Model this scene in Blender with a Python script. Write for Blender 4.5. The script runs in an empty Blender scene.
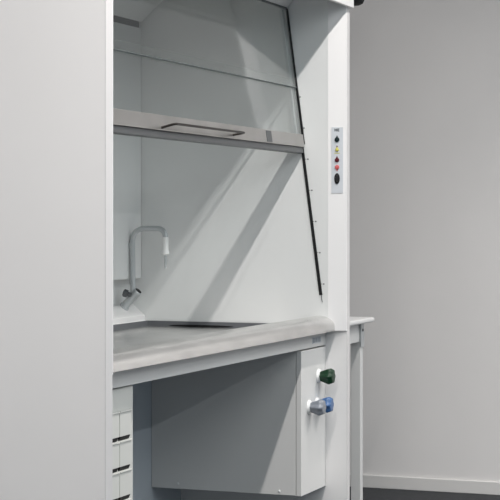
import bpy, bmesh, math, random
from mathutils import Vector, Matrix
random.seed(4)
C = bpy.context.scene.collection
D = bpy.data

# ------------------------------------------------------------------ materials
def mat(name, col, rough=0.5, metal=0.0, vary=0.0, vscale=8.0, bump=0.0, bscale=60.0, stretch=(1, 1, 1), spec=0.5, rvary=0.0):
    m = D.materials.new(name); m.use_nodes = True
    nt = m.node_tree; b = nt.nodes['Principled BSDF']
    b.inputs['Base Color'].default_value = (*col, 1)
    b.inputs['Roughness'].default_value = rough
    b.inputs['Metallic'].default_value = metal
    b.inputs['Specular IOR Level'].default_value = spec
    tc = nt.nodes.new('ShaderNodeTexCoord'); mp = nt.nodes.new('ShaderNodeMapping')
    mp.inputs['Scale'].default_value = stretch
    nt.links.new(tc.outputs['Object'], mp.inputs['Vector'])
    if vary:
        n = nt.nodes.new('ShaderNodeTexNoise'); n.inputs['Scale'].default_value = vscale; n.inputs['Detail'].default_value = 6
        nt.links.new(mp.outputs['Vector'], n.inputs['Vector'])
        r = nt.nodes.new('ShaderNodeValToRGB')
        r.color_ramp.elements[0].position = 0.3; r.color_ramp.elements[1].position = 0.7
        r.color_ramp.elements[0].color = (*[max(0, c * (1 - vary)) for c in col], 1)
        r.color_ramp.elements[1].color = (*[min(1, c * (1 + vary)) for c in col], 1)
        nt.links.new(n.outputs['Fac'], r.inputs['Fac']); nt.links.new(r.outputs['Color'], b.inputs['Base Color'])
        if rvary:
            mr = nt.nodes.new('ShaderNodeMapRange')
            mr.inputs['To Min'].default_value = rough - rvary; mr.inputs['To Max'].default_value = rough + rvary
            nt.links.new(n.outputs['Fac'], mr.inputs['Value']); nt.links.new(mr.outputs['Result'], b.inputs['Roughness'])
    if bump:
        n2 = nt.nodes.new('ShaderNodeTexNoise'); n2.inputs['Scale'].default_value = bscale; n2.inputs['Detail'].default_value = 3
        nt.links.new(mp.outputs['Vector'], n2.inputs['Vector'])
        bp = nt.nodes.new('ShaderNodeBump'); bp.inputs['Strength'].default_value = bump; bp.inputs['Distance'].default_value = 0.002
        nt.links.new(n2.outputs['Fac'], bp.inputs['Height']); nt.links.new(bp.outputs['Normal'], b.inputs['Normal'])
    return m

def glass_mat(name, tint):
    m = D.materials.new(name); m.use_nodes = True
    nt = m.node_tree; nt.nodes.remove(nt.nodes['Principled BSDF'])
    out = nt.nodes['Material Output']
    tr = nt.nodes.new('ShaderNodeBsdfTransparent'); tr.inputs['Color'].default_value = (*tint, 1)
    gl = nt.nodes.new('ShaderNodeBsdfGlossy'); gl.inputs['Roughness'].default_value = 0.0
    fr = nt.nodes.new('ShaderNodeFresnel'); ge = nt.nodes.new('ShaderNodeNewGeometry')
    mr = nt.nodes.new('ShaderNodeMapRange')
    mr.inputs['To Min'].default_value = 1.5; mr.inputs['To Max'].default_value = 1 / 1.5
    nt.links.new(ge.outputs['Backfacing'], mr.inputs['Value']); nt.links.new(mr.outputs['Result'], fr.inputs['IOR'])
    mx = nt.nodes.new('ShaderNodeMixShader')
    nt.links.new(fr.outputs['Fac'], mx.inputs['Fac']); nt.links.new(tr.outputs['BSDF'], mx.inputs[1]); nt.links.new(gl.outputs['BSDF'], mx.inputs[2])
    nt.links.new(mx.outputs['Shader'], out.inputs['Surface'])
    return m

M = {
    'panel': mat('white_laminate', (0.83, 0.813, 0.805), 0.55, vary=0.012, vscale=3, spec=0.3),
    'post': mat('white_powder_coat', (0.79, 0.775, 0.77), 0.45, spec=0.35),
    'band': mat('toned_edge_band', (0.66, 0.64, 0.635), 0.5, spec=0.3),
    'liner': mat('pale_grey_liner', (0.76, 0.765, 0.757), 0.5, vary=0.012, vscale=4, spec=0.3),
    'cabinet': mat('cabinet_laminate', (0.70, 0.69, 0.675), 0.5, vary=0.012, vscale=4, spec=0.3),
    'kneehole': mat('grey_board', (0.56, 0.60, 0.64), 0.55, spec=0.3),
    'drawer': mat('ivory_plastic', (0.66, 0.655, 0.62), 0.5),
    'steel': mat('stainless_steel', (0.66, 0.65, 0.635), 0.26, metal=0.86, vary=0.12, vscale=5, stretch=(1.5, 5, 5)),
    'rail': mat('brushed_steel', (0.46, 0.445, 0.43), 0.33, metal=0.88, vary=0.13, vscale=3.0, rvary=0.06, stretch=(1.6, 1, 1)),
    'rail_dark': mat('dark_profile', (0.13, 0.135, 0.14), 0.4, metal=0.6),  # dark metal for the lip, gasket, rivets and other small parts
    'chrome': mat('satin_grey_coat', (0.50, 0.52, 0.53), 0.35, metal=0.3),
    'alu': mat('aluminium', (0.62, 0.64, 0.64), 0.35, metal=0.6),
    'shade': mat('dark_shade_grey', (0.12, 0.125, 0.135), 0.5),  # dark tone standing in for shade on the upstand and baffle gap
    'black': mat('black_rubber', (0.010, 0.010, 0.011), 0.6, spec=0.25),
    'handle': mat('dark_bronze_wire', (0.035, 0.03, 0.027), 0.35, metal=0.6),
    'white': mat('white_plastic', (0.82, 0.82, 0.81), 0.35),
    'green': mat('dark_green_plastic', (0.004, 0.034, 0.012), 0.42, spec=0.35),
    'blue': mat('blue_plastic', (0.045, 0.125, 0.30), 0.3),
    'grey': mat('grey_plastic', (0.22, 0.24, 0.275), 0.3),
    'label': mat('pale_grey_plate', (0.56, 0.58, 0.61), 0.4),
    'ink': mat('dark_ink', (0.05, 0.06, 0.065), 0.5),
    'yellow': mat('yellow_lamp', (0.55, 0.50, 0.08), 0.4),
    'maroon': mat('maroon_lamp', (0.09, 0.008, 0.014), 0.6, spec=0.2),
    'red': mat('salmon_lamp', (0.55, 0.10, 0.10), 0.4),
    'teal': mat('black_lamp', (0.008, 0.018, 0.02), 0.6, spec=0.2),
    'tag': mat('printed_tag', (0.30, 0.33, 0.37), 0.5),
    'table': mat('table_white', (0.74, 0.735, 0.725), 0.45),
    'frame': mat('table_frame_grey', (0.70, 0.70, 0.69), 0.45),
    'wall': mat('painted_wall', (0.74, 0.72, 0.708), 0.8, vary=0.015, vscale=2.5, bump=0.15, bscale=120, spec=0.2),
    'ceiling': mat('ceiling_paint', (0.78, 0.79, 0.80), 0.9),
    'floor': mat('dark_vinyl', (0.036, 0.038, 0.042), 0.7, vary=0.12, vscale=30, spec=0.2),
    'skirting': mat('skirting_paint', (0.68, 0.665, 0.65), 0.45),
    'pane_edge': mat('glass_edge', (0.07, 0.085, 0.085), 0.7),
    'glass': glass_mat('sash_glass', (0.935, 0.948, 0.945)),
}

# ------------------------------------------------------------------ helpers
def NB(): return bmesh.new()

def box(bm, lo, hi, bev=0.0, seg=2):
    r = bmesh.ops.create_cube(bm, size=1.0)
    vs = r['verts']
    for v in vs:
        v.co = Vector([lo[i] + (v.co[i] + 0.5) * (hi[i] - lo[i]) for i in range(3)])
    if bev:
        es = list({e for v in vs for e in v.link_edges})
        bmesh.ops.bevel(bm, geom=es, offset=bev, segments=seg, profile=0.5, affect='EDGES')
    return bm

def prism_x(bm, prof, x0, x1, bev=0.0):
    """profile of (y, z) points swept from x0 to x1"""
    a = [bm.verts.new((x0, y, z)) for y, z in prof]; b = [bm.verts.new((x1, y, z)) for y, z in prof]
    n = len(prof); fs = [bm.faces.new(a), bm.faces.new(b[::-1])]
    for i in range(n):
        fs.append(bm.faces.new((a[i], b[i], b[(i + 1) % n], a[(i + 1) % n])))
    bmesh.ops.recalc_face_normals(bm, faces=fs)
    if bev:
        bmesh.ops.bevel(bm, geom=list({e for f in fs for e in f.edges}), offset=bev, segments=2, profile=0.5, affect='EDGES')
    return bm

def prism_z(bm, prof, z0, z1, bev=0.0):
    a = [bm.verts.new((x, y, z0)) for x, y in prof]; b = [bm.verts.new((x, y, z1)) for x, y in prof]
    n = len(prof); fs = [bm.faces.new(a), bm.faces.new(b[::-1])]
    for i in range(n):
        fs.append(bm.faces.new((a[i], b[i], b[(i + 1) % n], a[(i + 1) % n])))
    bmesh.ops.recalc_face_normals(bm, faces=fs)
    if bev:
        bmesh.ops.bevel(bm, geom=list({e for f in fs for e in f.edges}), offset=bev, segments=2, profile=0.5, affect='EDGES')
    return bm

def basis(ax):
    ax = Vector(ax).normalized()
    up = Vector((0, 0, 1)) if abs(ax.z) < 0.9 else Vector((1, 0, 0))
    u = ax.cross(up).normalized(); return ax, u, u.cross(ax).normalized()

def lathe(bm, base, axis, prof, seg=24, su=1.0, sv=1.0, wob=0, amp=0.0):
    """profile of (radius, height) points turned about an axis; wob lobes for grips"""
    ax, u, v = basis(axis); base = Vector(base); rings = []; fs = []
    for r, h in prof:
        if r < 1e-6:
            rings.append([bm.verts.new(base + ax * h)]); continue
        ring = []
        for k in range(seg):
            a = 2 * math.pi * k / seg
            rr = r * (1 + (amp * math.cos(wob * a) if wob else 0))
            ring.append(bm.verts.new(base + ax * h + u * (math.cos(a) * rr * su) + v * (math.sin(a) * rr * sv)))
        rings.append(ring)
    for p, q in zip(rings, rings[1:]):
        for k in range(seg):
            k2 = (k + 1) % seg
            if len(p) == 1: fs.append(bm.faces.new((p[0], q[k], q[k2])))
            elif len(q) == 1: fs.append(bm.faces.new((p[k], q[0], p[k2])))
            else: fs.append(bm.faces.new((p[k], q[k], q[k2], p[k2])))
    for ring in (rings[0], rings[-1]):
        if len(ring) > 1: fs.append(bm.faces.new(ring))
    bmesh.ops.recalc_face_normals(bm, faces=fs)
    return bm

def tube(bm, pts, r, seg=14):
    pts = [Vector(p) for p in pts]; rings = []; fs = []
    t0 = (pts[1] - pts[0]).normalized(); _, u, v = basis(t0)
    for i, p in enumerate(pts):
        t = (pts[min(i + 1, len(pts) - 1)] - pts[max(i - 1, 0)]).normalized()
        u = (u - t * u.dot(t)).normalized(); v = t.cross(u)
        rings.append([bm.verts.new(p + u * math.cos(2 * math.pi * k / seg) * r + v * math.sin(2 * math.pi * k / seg) * r) for k in range(seg)])
    for p, q in zip(rings, rings[1:]):
        for k in range(seg):
            fs.append(bm.faces.new((p[k], q[k], q[(k + 1) % seg], p[(k + 1) % seg])))
    fs.append(bm.faces.new(rings[0])); fs.append(bm.faces.new(rings[-1]))
    bmesh.ops.recalc_face_normals(bm, faces=fs)
    return bm

def fillet(pts, rad, n=8):
    """round the inner corners of a 3D polyline"""
    pts = [Vector(p) for p in pts]; out = [pts[0]]
    for a, b, c in zip(pts, pts[1:], pts[2:]):
        d1 = (a - b); d2 = (c - b); r = min(rad, d1.length * 0.49, d2.length * 0.49)
        p1 = b + d1.normalized() * r; p2 = b + d2.normalized() * r
        for k in range(n + 1):
            t = k / n; out.append(p1 * (1 - t) ** 2 + b * 2 * t * (1 - t) + p2 * t ** 2)
    out.append(pts[-1]); return out

def origin_of(o):
    p = Vector((0, 0, 0))
    while o: p += o.location; o = o.parent
    return p

def obj(name, bm, m, parent=None, smooth=False, at=None):
    """one mesh object built in place; `at` puts its own origin there"""
    me = D.meshes.new(name)
    base = Vector(at) if at else (origin_of(parent) if parent else Vector((0, 0, 0)))
    for v in bm.verts: v.co -= base
    bm.to_mesh(me); bm.free()
    o = D.objects.new(name, me); C.objects.link(o)
    if parent: o.parent = parent; o.location = base - origin_of(parent)
    else: o.location = base
    me.materials.append(M[m] if isinstance(m, str) else m)
    if smooth:
        for p in me.polygons: p.use_smooth = True
        e = o.modifiers.new('edges', 'EDGE_SPLIT'); e.split_angle = math.radians(38)
    return o

def thing(name, label, cat, loc, group=None):
    o = D.objects.new(name, None); C.objects.link(o); o.location = loc
    o.empty_display_size = 0.1; o['label'] = label; o['category'] = cat
    if group: o['group'] = group
    return o

def struct(name, bm, m):
    o = obj(name, bm, m); o['kind'] = 'structure'; return o

# ------------------------------------------------------------------ the room
XW, YB, ZC = 8.175, 3.22, 3.05
struct('floor', box(NB(), (-3, -4, -0.1), (XW + 0.1, YB + 0.1, 0)), 'floor')
struct('ceiling', box(NB(), (-3, -4, ZC), (XW + 0.1, YB + 0.1, ZC + 0.1)), 'ceiling')
struct('wall_right', box(NB(), (XW, -4, 0), (XW + 0.1, YB + 0.1, ZC)), 'wall')
struct('wall_back', box(NB(), (-3, YB, 0), (XW, YB + 0.1, ZC)), 'wall')
struct('baseboard_right', box(NB(), (XW - 0.012, -4, 0), (XW, YB, 0.062), 0.003), 'skirting')
struct('baseboard_back', box(NB(), (-3, YB - 0.012, 0), (XW - 0.012, YB, 0.062), 0.003), 'skirting')

# ------------------------------------------------------------------ the fume hood
XR, XOR = 6.4846, 6.5475                  # right liner face, right outer face
XOL, XL = 4.357, 4.4316                   # left outer face, left liner face
YF, YP, YK = 2.108, 2.175, 3.05           # front, back of the posts, back
ZT = 2.42                                 # top of the hood
hood = thing('fume_hood', 'tall white laboratory fume hood with raised glass sash and tilted steel rail', 'fume hood', (5.46, 2.55, 0))

# side panels: a thin lower board, a thicker upper wall with a slanted front post
obj('side_panel', box(NB(), (6.5182, YF, 0), (XOR, YK, ZT), 0.0015), 'panel', hood)
obj('side_panel', box(NB(), (XOL, YF, 0), (4.3995, YK, ZT), 0.0015), 'panel', hood)
obj('liner', box(NB(), (XR, YP, 0.8957), (6.5182, YK, ZT)), 'liner', hood)
obj('liner', box(NB(), (4.3995, YP, 0.8705), (XL, YK, ZT)), 'liner', hood)
post = obj('front_post', prism_z(NB(), [(XR, YP), (XR + 0.025, YF - 0.0005), (6.5186, YF - 0.0005), (6.5186, YP)], 0.8712, ZT, 0.001), 'post', hood)
obj('front_post', prism_z(NB(), [(XL, YP), (XL - 0.025, YF - 0.0005), (4.3991, YF - 0.0005), (4.3991, YP)], 0.8712, ZT, 0.001), 'post', hood)

for x0, x1 in ((6.5180, XOR + 0.0006), (XOL - 0.0006, 4.3997)):
    obj('toned_edge_band', box(NB(), (x0, YF - 0.0016, 0), (x1, YF + 0.001, ZT), 0.0004), 'band', hood)  # band greyed to tone down the brightly lit front edges
# inner walls
obj('back_panel', box(NB(), (XL, YK - 0.02, 0.90), (XR, YK, ZT)), 'liner', hood)
baf = NB(); box(baf, (XL + 0.002, 2.9744, 1.068), (XR - 0.004, 2.982, 2.083))
obj('baffle', baf, 'liner', hood)
obj('slot_shade', box(NB(), (XL + 0.002, 2.984, 2.06), (XR - 0.004, 2.992, 2.12)), 'shade', hood)  # dark strip put behind the gap to paint its shade
obj('sloped_baffle', prism_x(NB(), [(2.971, 2.1105), (2.979, 2.1105), (2.822, 2.2515), (2.812, 2.2515)], XL + 0.002, XR - 0.004), 'liner', hood)
obj('roof_panel', box(NB(), (XL, 2.13, 2.2515), (XR, YK - 0.02, 2.27)), 'liner', hood)
obj('header_panel', prism_x(NB(), [(2.3533, 2.1316), (2.365, 2.141), (2.262, 2.2515), (2.238, 2.2515)], XL, XR - 0.002), 'panel', hood)
fas = NB(); box(fas, (XOL, 2.0907, 2.1356), (6.5535, YF - 0.0010, ZT + 0.02), 0.0015)
box(fas, (XL + 0.03, YF, 2.150), (XR - 0.002, 2.128, ZT))
obj('top_fascia', fas, 'post', hood)
obj('top_panel', box(NB(), (XOL, YF + 0.0005, ZT), (XOR, YK, ZT + 0.018)), 'panel', hood)

# sash: the plane leans back towards the top
TY, TZ = 0.13241, 0.99120                 # unit direction up the sash (y, z)
def sp(z, off=0.0):
    """point (y, z) in the sash plane at height z, moved `off` metres to its front"""
    return (2.2036 + 0.13359 * (z - 1.0106) - off * TZ, z + off * TY)
def sash_bar(bm, z0, z1, f, b, x0, x1, bev=0.0):
    return prism_x(bm, [sp(z0, f), sp(z1, f), sp(z1, b), sp(z0, b)], x0, x1, bev)
sx0, sx1 = XL + 0.008, XR - 0.006
sash = obj('sash', sash_bar(NB(), 1.588, 1.638, 0.012, -0.010, sx0, sx1, 0.002), 'rail', hood)
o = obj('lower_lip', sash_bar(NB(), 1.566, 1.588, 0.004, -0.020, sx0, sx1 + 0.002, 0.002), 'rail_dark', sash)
obj('glass_pane', sash_bar(NB(), 1.636, 1.856, 0.003, -0.003, sx0, sx1), 'glass', sash)
obj('glass_pane', sash_bar(NB(), 1.8235, 2.1335, 0.0105, 0.0045, sx0, sx1), 'glass', sash)
obj('edge_profile', sash_bar(NB(), 1.638, 2.128, 0.003, -0.008, sx1 - 0.042, sx1 - 0.014, 0.001), 'alu', sash)
obj('pane_edge', sash_bar(NB(), 1.8207, 1.8235, 0.0105, 0.0045, sx0, sx1), 'pane_edge', sash)['label'] = 'dark lower edge of the upper pane'
obj('edge_profile', sash_bar(NB(), 1.638, 2.128, 0.014, -0.006, sx0, sx0 + 0.012, 0.001), 'alu', sash)
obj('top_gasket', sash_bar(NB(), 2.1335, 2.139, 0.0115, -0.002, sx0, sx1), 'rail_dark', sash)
hp = fillet([(5.100, 2.283, 1.594), (5.110, 2.226, 1.6095), (5.722, 2.226, 1.6095), (5.722, 2.283, 1.601)], 0.014)
obj('handle', tube(NB(), hp, 0.0042, 10), 'handle', sash, True)
sl = NB(); sash_bar(sl, 1.592, 1.634, 0.0135, 0.010, 6.060, 6.115, 0.001)
obj('dark_plate', sl, 'rail_dark', sash)  # small dark plate on the rail face
# sloping guide slots and the line of small rivets in the right liner
def slot(name, z0, z1, w0, w1, x0, x1):
    y0, y1 = sp(z0)[0], sp(z1)[0]
    return obj(name, prism_x(NB(), [(y0 - w0, z0), (y1 - w1, z1), (y1 + w1, z1), (y0 + w0, z0)], x0, x1), 'black', hood)
slot('guide_slot', 1.0106, 1.60, 0.0062, 0.0055, XR - 0.0035, XR + 0.004)
obj('guide_gasket', sash_bar(NB(), 1.60, 2.1345, 0.013, 0.004, XR - 0.0045, XR + 0.003), 'black', hood)
slot('guide_slot', 1.0106, 2.134, 0.0062, 0.0042, XL - 0.004, XL + 0.0035)
obj('pull_cord', tube(NB(), [(XR - 0.002, 2.2025, 1.018), (XR - 0.002, 2.2005, 0.995), (XR - 0.002, 2.197, 0.982)], 0.0014, 8), 'rail_dark', hood)
for k in range(7):
    z = 1.7871 - k * 0.1222; y = 2.2907 - k * 0.01645
    b = lathe(NB(), (XR + 0.001, y, z), (-1, 0, 0), [(0.0030, 0), (0.0030, 0.0015), (0.002, 0.0024), (0, 0.0028)], 12)
    box(b, (XR - 0.001, y + 0.006, z - 0.001), (XR + 0.001, y + 0.014, z + 0.001))
    obj('rivet', b, 'rail_dark', hood)
# front rail under the worktop, with its printed tag
ap = obj('apron', box(NB(), (4.4005, 2.194, 0.8145), (6.517, 2.212, 0.8702), 0.001), 'cabinet', hood)
tg = obj('printed_tag', box(NB(), (6.350, 2.1925, 0.828), (6.452, 2.195, 0.8535)), 'label', ap)
ink = NB()
for x0, x1 in ((6.356, 6.379), (6.387, 6.410), (6.418, 6.444)):
    box(ink, (x0, 2.1915, 0.832), (x1, 2.1935, 0.8495))
tg['label'] = 'small printed grey tag with dark marks'
# ink stays part of the tag mesh as its second material
def merge_into(o, bm, m):
    me2 = D.meshes.new('marks'); base = origin_of(o)
    for v in bm.verts: v.co -= base
    bm.to_mesh(me2); bm.free()
    b = bmesh.new(); b.from_mesh(o.data); n = len(b.faces); b.from_mesh(me2)
    b.faces.ensure_lookup_table()
    o.data.materials.append(M[m]); idx = len(o.data.materials) - 1
    for f in b.faces[n:]: f.material_index = idx
    b.to_mesh(o.data); b.free(); D.meshes.remove(me2)
merge_into(tg, ink, 'tag')
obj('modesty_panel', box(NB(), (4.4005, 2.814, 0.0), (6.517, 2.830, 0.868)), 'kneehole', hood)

# control plate on the slanted face of the right post
PU = Vector((0.025, -0.067, 0)).normalized(); PN = Vector((-0.067, -0.025, 0)).normalized()
P0 = Vector((XR, YP, 0))
def pp(a, z, off): return P0 + PU * a + PN * off + Vector((0, 0, z))
def plate(bm, a0, a1, z0, z1, o0, o1):
    vs = [bm.verts.new(pp(a, z, o)) for o in (o0, o1) for a, z in ((a0, z0), (a1, z0), (a1, z1), (a0, z1))]
    fs = [bm.faces.new([vs[i] for i in q]) for q in ((0, 1, 2, 3), (4, 5, 6, 7), (0, 1, 5, 4), (1, 2, 6, 5), (2, 3, 7, 6), (3, 0, 4, 7))]
    bmesh.ops.recalc_face_normals(bm, faces=fs); return bm
cp = obj('control_plate', plate(NB(), 0.0137, 0.0586, 1.409, 1.666, -0.002, 0.0022), 'label', hood)
AC = 0.0352
mk = NB()
for a0, a1, z0, z1 in ((0.0255, 0.0285, 1.6495, 1.6605), (0.0285, 0.0315, 1.654, 1.657), (0.0315, 0.0345, 1.6495, 1.6605),
                       (0.0365, 0.0395, 1.6495, 1.6605), (0.0395, 0.0445, 1.6495, 1.652), (0.0395, 0.0435, 1.654, 1.656), (0.0395, 0.0445, 1.658, 1.6605)):
    plate(mk, a0, a1, z0, z1, 0.002, 0.0028)
merge_into(cp, mk, 'ink')
def lamp(z, m, nub, r=0.0088):
    b = lathe(NB(), pp(AC, z, 0.002), PN, [(r, 0), (r, 0.004), (r * 0.8, 0.006), (0, 0.0072)], 18)
    s = 1 if nub > 0 else -1
    vs = [bm_v for bm_v in [b.verts.new(pp(AC + da, z + s * dz, o)) for o in (0.002, 0.004) for da, dz in ((-0.0042, r * 0.8), (0.0042, r * 0.8), (0, r + 0.0085))]]
    fs = [b.faces.new([vs[i] for i in q]) for q in ((0, 1, 2), (3, 4, 5), (0, 1, 4, 3), (1, 2, 5, 4), (2, 0, 3, 5))]
    bmesh.ops.recalc_face_normals(b, faces=fs)
    return obj('indicator', b, m, cp)
lamp(1.6175, 'teal', 1, 0.0095)['label'] = 'black round indicator'
y_ = lamp(1.578, 'yellow', 1, 0.0068); y_['label'] = 'yellow round indicator'
ul = plate(NB(), 0.0245, 0.046, 1.5635, 1.566, 0.002, 0.003); merge_into(y_, ul, 'yellow')
dk = plate(NB(), AC - 0.002, AC + 0.002, 1.588, 1.5935, 0.002, 0.0045); merge_into(y_, dk, 'maroon')
lamp(1.538, 'maroon', 1)['label'] = 'dark red round indicator'
lamp(1.510, 'red', -1)['label'] = 'light red round indicator'
rk = lathe(NB(), pp(AC, 1.4656, 0.002), PN, [(0.0215, 0), (0.0215, 0.003), (0.018, 0.0055), (0, 0.0065)], 28, 0.5, 1.0)
obj('rocker_switch', rk, 'black', cp, True)['label'] = 'black oval switch'

# ------------------------------------------------------------------ stainless worktop (its own thing, resting in the hood)
top = thing('worktop', 'stainless steel worktop with rolled front edge in the fume hood', 'worktop', (5.46, 2.55, 0.868))
prof = [(2.150, 0.8705), (2.150, 0.886)]
for k in range(1, 11):
    a = math.pi / 2 * k / 10
    prof.append((2.150 + 0.0577 * (1 - math.cos(a)), 0.886 + 0.044 * math.sin(a)))
prof += [(2.225, 0.928), (2.245, 0.918), (2.268, 0.896), (2.290, 0.882), (2.320, 0.8745), (2.36, 0.8735), (2.944, 0.8735), (2.944, 0.8705)]
wt = NB(); prism_x(wt, prof, XL + 0.001, XR + 0.0095)
obj('rolled_edge_top', wt, 'steel', top, True)
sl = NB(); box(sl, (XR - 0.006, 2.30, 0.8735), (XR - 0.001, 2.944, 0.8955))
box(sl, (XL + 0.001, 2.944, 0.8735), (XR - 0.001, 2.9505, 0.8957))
obj('upstand_shade', sl, 'shade', top)  # dark grey paints the shade and dark reflection of the steel upstand
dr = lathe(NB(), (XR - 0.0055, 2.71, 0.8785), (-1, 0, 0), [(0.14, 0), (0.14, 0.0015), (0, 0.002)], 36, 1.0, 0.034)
obj('shade_oval', dr, 'black', top)  # black oval painted in for the shadow on the steel upstand
lg = NB(); prism_x(lg, [(2.951, 0.8735), (2.951, 0.8965), (2.957, 0.8965), (2.957, 0.9178), (3.0079, 0.9617), (3.0295, 0.9617), (3.0295, 0.8735)], XL + 0.002, XR - 0.0015, 0.0012)
obj('rear_ledge', lg, 'post', top)

# ------------------------------------------------------------------ gooseneck tap on the sloped ledge
TX = 6.3686
tap = thing('laboratory_tap', 'grey gooseneck tap with slanted cylindrical valve and white nozzle on rear ledge', 'tap', (TX, 2.985, 0.944))
ax = Vector((0, -0.70, 0.715)).normalized(); b0 = Vector((TX, 2.999, 0.9545))
bd = lathe(NB(), b0, ax, [(0.021, 0.0), (0.021, 0.006), (0.0165, 0.007), (0.0165, 0.076), (0.0175, 0.078), (0.0175, 0.090), (0.0150, 0.092)], 28)
obj('valve_body', bd, 'chrome', tap, True)
obj('valve_cap', lathe(NB(), b0 + ax * 0.0918, ax, [(0.0135, 0), (0.0135, 0.002), (0.010, 0.003), (0, 0.003)], 24), 'black', tap)
obj('side_knob', lathe(NB(), b0 + ax * 0.062 + Vector((-0.010, 0.004, 0.004)), (-0.25, 0.9, 0.3), [(0.009, 0), (0.009, 0.016), (0.015, 0.018), (0.016, 0.032), (0.012, 0.036), (0, 0.036)], 20), 'rail_dark', tap, True)
py0, py1 = 2.9615, 2.8165
pts = fillet([(TX, py0 - 0.004, 0.985), (TX, py0 - 0.002, 1.10), (TX, py0, 1.270), (TX, py1, 1.270), (TX, py1, 1.190)], 0.058, 12)
obj('gooseneck', tube(NB(), pts, 0.0108, 18), 'chrome', tap, True)
nz = lathe(NB(), (TX, py1, 1.236), (0, 0, -1), [(0.0112, 0), (0.0122, 0.004), (0.0125, 0.050), (0.0155, 0.058), (0.0155, 0.068), (0.007, 0.072)], 22)
obj('nozzle', nz, 'white', tap, True)['label'] = 'white nozzle collar'
obj('outlet', lathe(NB(), (TX, py1, 1.166), (0, 0, -1), [(0.0075, 0), (0.0065, 0.012), (0.0042, 0.048), (0.003, 0.054)], 16), 'chrome', tap, True)
obj('bracket', box(NB(), (TX - 0.008, py0 + 0.004, 1.185), (TX + 0.008, py0 + 0.0125, 1.212), 0.002), 'chrome', tap)

# ------------------------------------------------------------------ service cabinet with valve knobs, hung under the worktop
XC0, XC1, YC0 = 6.2267, 6.5165, 2.194
cab = thing('service_cabinet', 'white service cabinet with three valve knobs hung under the worktop', 'cabinet', (6.37, 2.5, 0.261))
obj('cabinet_body', box(NB(), (XC0, YC0 + 0.0225, 0.2625), (XC1, 2.813, 0.8095), 0.001), 'cabinet', cab)
fp = obj('front_panel', box(NB(), (XC0 - 0.0008, YC0, 0.261), (XC1, YC0 + 0.0205, 0.8085), 0.0015), 'cabinet', cab)
for y, z in ((2.283, 0.270), (2.70, 0.277)):
    obj('screw_cap', lathe(NB(), (XC0, y, z + 0.006), (-1, 0, 0), [(0.005, 0), (0.005, 0.0025), (0, 0.0045)], 14), 'white', cab)
def knob(name, x, z, m, lab):
    k = obj(name, lathe(NB(), (x, YC0 - 0.009, z), (0, -1, 0),
            [(0.0170, 0), (0.0195, 0.004), (0.0300, 0.034), (0.0300, 0.039), (0.0245, 0.051), (0.0225, 0.0525), (0, 0.0525)], 36, wob=6, amp=0.11), m, cab, True)
    k['label'] = lab
    c = obj('collar', lathe(NB(), (x, YC0 + 0.001, z), (0, -1, 0), [(0.026, 0), (0.027, 0.003), (0.026, 0.006), (0.020, 0.010), (0.0165, 0.011)], 28), 'white', k, True)
    c['label'] = 'white collar'
knob('valve_knob', 6.4262, 0.699, 'green', 'dark green knob')
knob('valve_knob', 6.4063, 0.591, 'blue', 'blue knob')
knob('valve_knob', 6.3135, 0.590, 'grey', 'grey knob')

# ------------------------------------------------------------------ drawer unit behind the near side panel
du = thing('drawer_unit', 'ivory undercounter unit with columns of small square drawer fronts', 'drawer unit', (4.57, 2.5, 0))
obj('unit_body', box(NB(), (4.4015, YC0 + 0.012, 0), (4.7490, 2.79, 0.8095), 0.002), 'drawer', du)
pf = [(YC0 + 0.0125, 0), (YC0 + 0.003, 0), (YC0 + 0.003, 0.0690), (YC0 + 0.0005, 0.0705), (YC0 + 0.0005, 0.0755), (YC0 + 0.0125, 0.0755)]
pg = [(YC0 + 0.0122, -0.0120), (YC0 + 0.009, -0.0120), (YC0 + 0.0032, -0.0008), (YC0 + 0.0122, -0.0008)]
first = None
for col_, (x0, x1) in enumerate(((4.6400, 4.7170), (4.5580, 4.6350), (4.4760, 4.5530))):
    for row in range(8):
        z = 0.7435 - 0.0755 - row * 0.0885
        if first is None:
            first = obj('drawer_front', prism_x(NB(), [(y, z + h) for y, h in pf], x0, x1, 0.0008), 'drawer', du, at=(x0, YC0, z))
            grip = obj('finger_grip', prism_x(NB(), [(y, z + h) for y, h in pg], x0 + 0.004, x1 - 0.006), 'black', first)
            grip['label'] = 'dark finger recess'
        else:
            c = first.copy(); C.objects.link(c); c.parent = du; c.location = Vector((x0, YC0, z)) - du.location
            g = grip.copy(); C.objects.link(g); g.parent = c

# ------------------------------------------------------------------ side table between hood and wall
tb = thing('side_table', 'white side table with grey legs standing beyond the hood', 'table', (6.98, 2.6, 0))
tx0, tx1, ty0, ty1 = 6.60, 7.3401, 2.245, 3.05
obj('table_top', box(NB(), (tx0, ty0, 0.858), (tx1, ty1, 0.880), 0.009, 4), 'table', tb)
lx1, ly0 = tx1 - 0.050, ty0 + 0.04
for x, y in ((lx1 - 0.036, ly0), (lx1 - 0.036, ty1 - 0.085), (tx0 + 0.02, ly0), (tx0 + 0.02, ty1 - 0.085)):
    obj('leg', box(NB(), (x, y, 0), (x + 0.036, y + 0.043, 0.858), 0.0015), 'frame', tb)
obj('apron', box(NB(), (tx0 + 0.056, ly0 + 0.004, 0.776), (lx1 - 0.036, ly0 + 0.024, 0.858)), 'frame', tb)
obj('apron', box(NB(), (lx1 - 0.026, ly0 + 0.043, 0.790), (lx1 - 0.008, ty1 - 0.085, 0.858)), 'frame', tb)
obj('apron', box(NB(), (tx0 + 0.028, ly0 + 0.043, 0.790), (tx0 + 0.046, ty1 - 0.085, 0.858)), 'frame', tb)
br = obj('corner_bracket', box(NB(), (lx1 - 0.040, ly0 - 0.006, 0.752), (lx1 - 0.001, ly0, 0.856), 0.001), 'chrome', tb)
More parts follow.
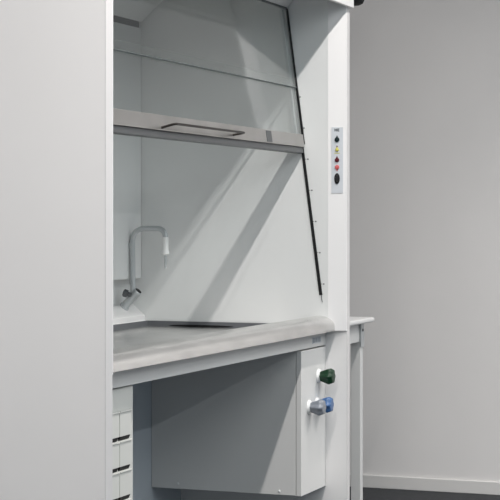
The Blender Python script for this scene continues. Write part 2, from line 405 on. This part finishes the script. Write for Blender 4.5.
obj('screw', lathe(NB(), (lx1 - 0.02, ly0 - 0.005, 0.826), (0, -1, 0), [(0.006, 0), (0.006, 0.003), (0, 0.005)], 14), 'black', br)

# ------------------------------------------------------------------ black fitting hanging past the hood's top corner
pl = thing('ceiling_spotlight', 'black round ceiling fitting partly hidden behind top corner of the hood', 'ceiling light', (7.4, 2.365, ZC))
obj('housing', lathe(NB(), (7.4, 2.365, 2.2555), (0, 0, 1), [(0, 0), (0.030, 0.001), (0.044, 0.008), (0.050, 0.022), (0.050, 0.20), (0.046, 0.21), (0, 0.212)], 32), 'black', pl, True)
obj('stem', tube(NB(), [(7.4, 2.365, 2.46), (7.4, 2.365, ZC - 0.012)], 0.009), 'black', pl)
obj('ceiling_rose', lathe(NB(), (7.4, 2.365, ZC - 0.015), (0, 0, 1), [(0.05, 0), (0.05, 0.0145)], 28), 'black', pl)

# ------------------------------------------------------------------ light
def area(name, loc, sx, sy, power, col=(1, 1, 1), spread=180):
    l = D.lights.new(name, 'AREA'); l.shape = 'RECTANGLE'; l.size = sx; l.size_y = sy; l.energy = power; l.color = col
    l.spread = math.radians(spread)
    o = D.objects.new(name, l); C.objects.link(o); o.location = loc
    return o
area('ceiling_tube', (2.9, 1.405, 3.03), 7.3, 0.05, 128, (1.0, 0.965, 0.935))
area('aisle_ceiling_tube', (7.0, -0.9, 3.03), 0.06, 3.0, 85, (1.0, 0.965, 0.94), 115)
area('far_ceiling_tube', (2.5, -2.1, 3.03), 10.0, 0.06, 90, (0.92, 0.98, 1.0))
area('fill_panel', (4.0, -0.3, 3.03), 5.5, 2.2, 74, (0.93, 0.985, 1.0))  # added fill, no such source known, lifts the shaded hood interior
w = D.worlds.new('daylight'); bpy.context.scene.world = w; w.use_nodes = True
w.node_tree.nodes['Background'].inputs['Color'].default_value = (0.70, 0.87, 1.0, 1)
w.node_tree.nodes['Background'].inputs['Strength'].default_value = 0.35

# ------------------------------------------------------------------ camera
cam = D.cameras.new('camera'); co = D.objects.new('camera', cam); C.objects.link(co)
cam.sensor_width = 36; cam.lens = 126.0; cam.shift_y = -0.058; cam.clip_start = 0.05
co.location = (0, 0, 1.3); co.rotation_euler = (math.radians(90), 0, math.radians(21.0923 - 90))
S = bpy.context.scene; S.camera = co
S.view_settings.view_transform = 'Standard'; S.view_settings.look = 'None'
S.view_settings.gamma = 1; S.view_settings.use_curve_mapping = False; S.view_settings.exposure = 0.08
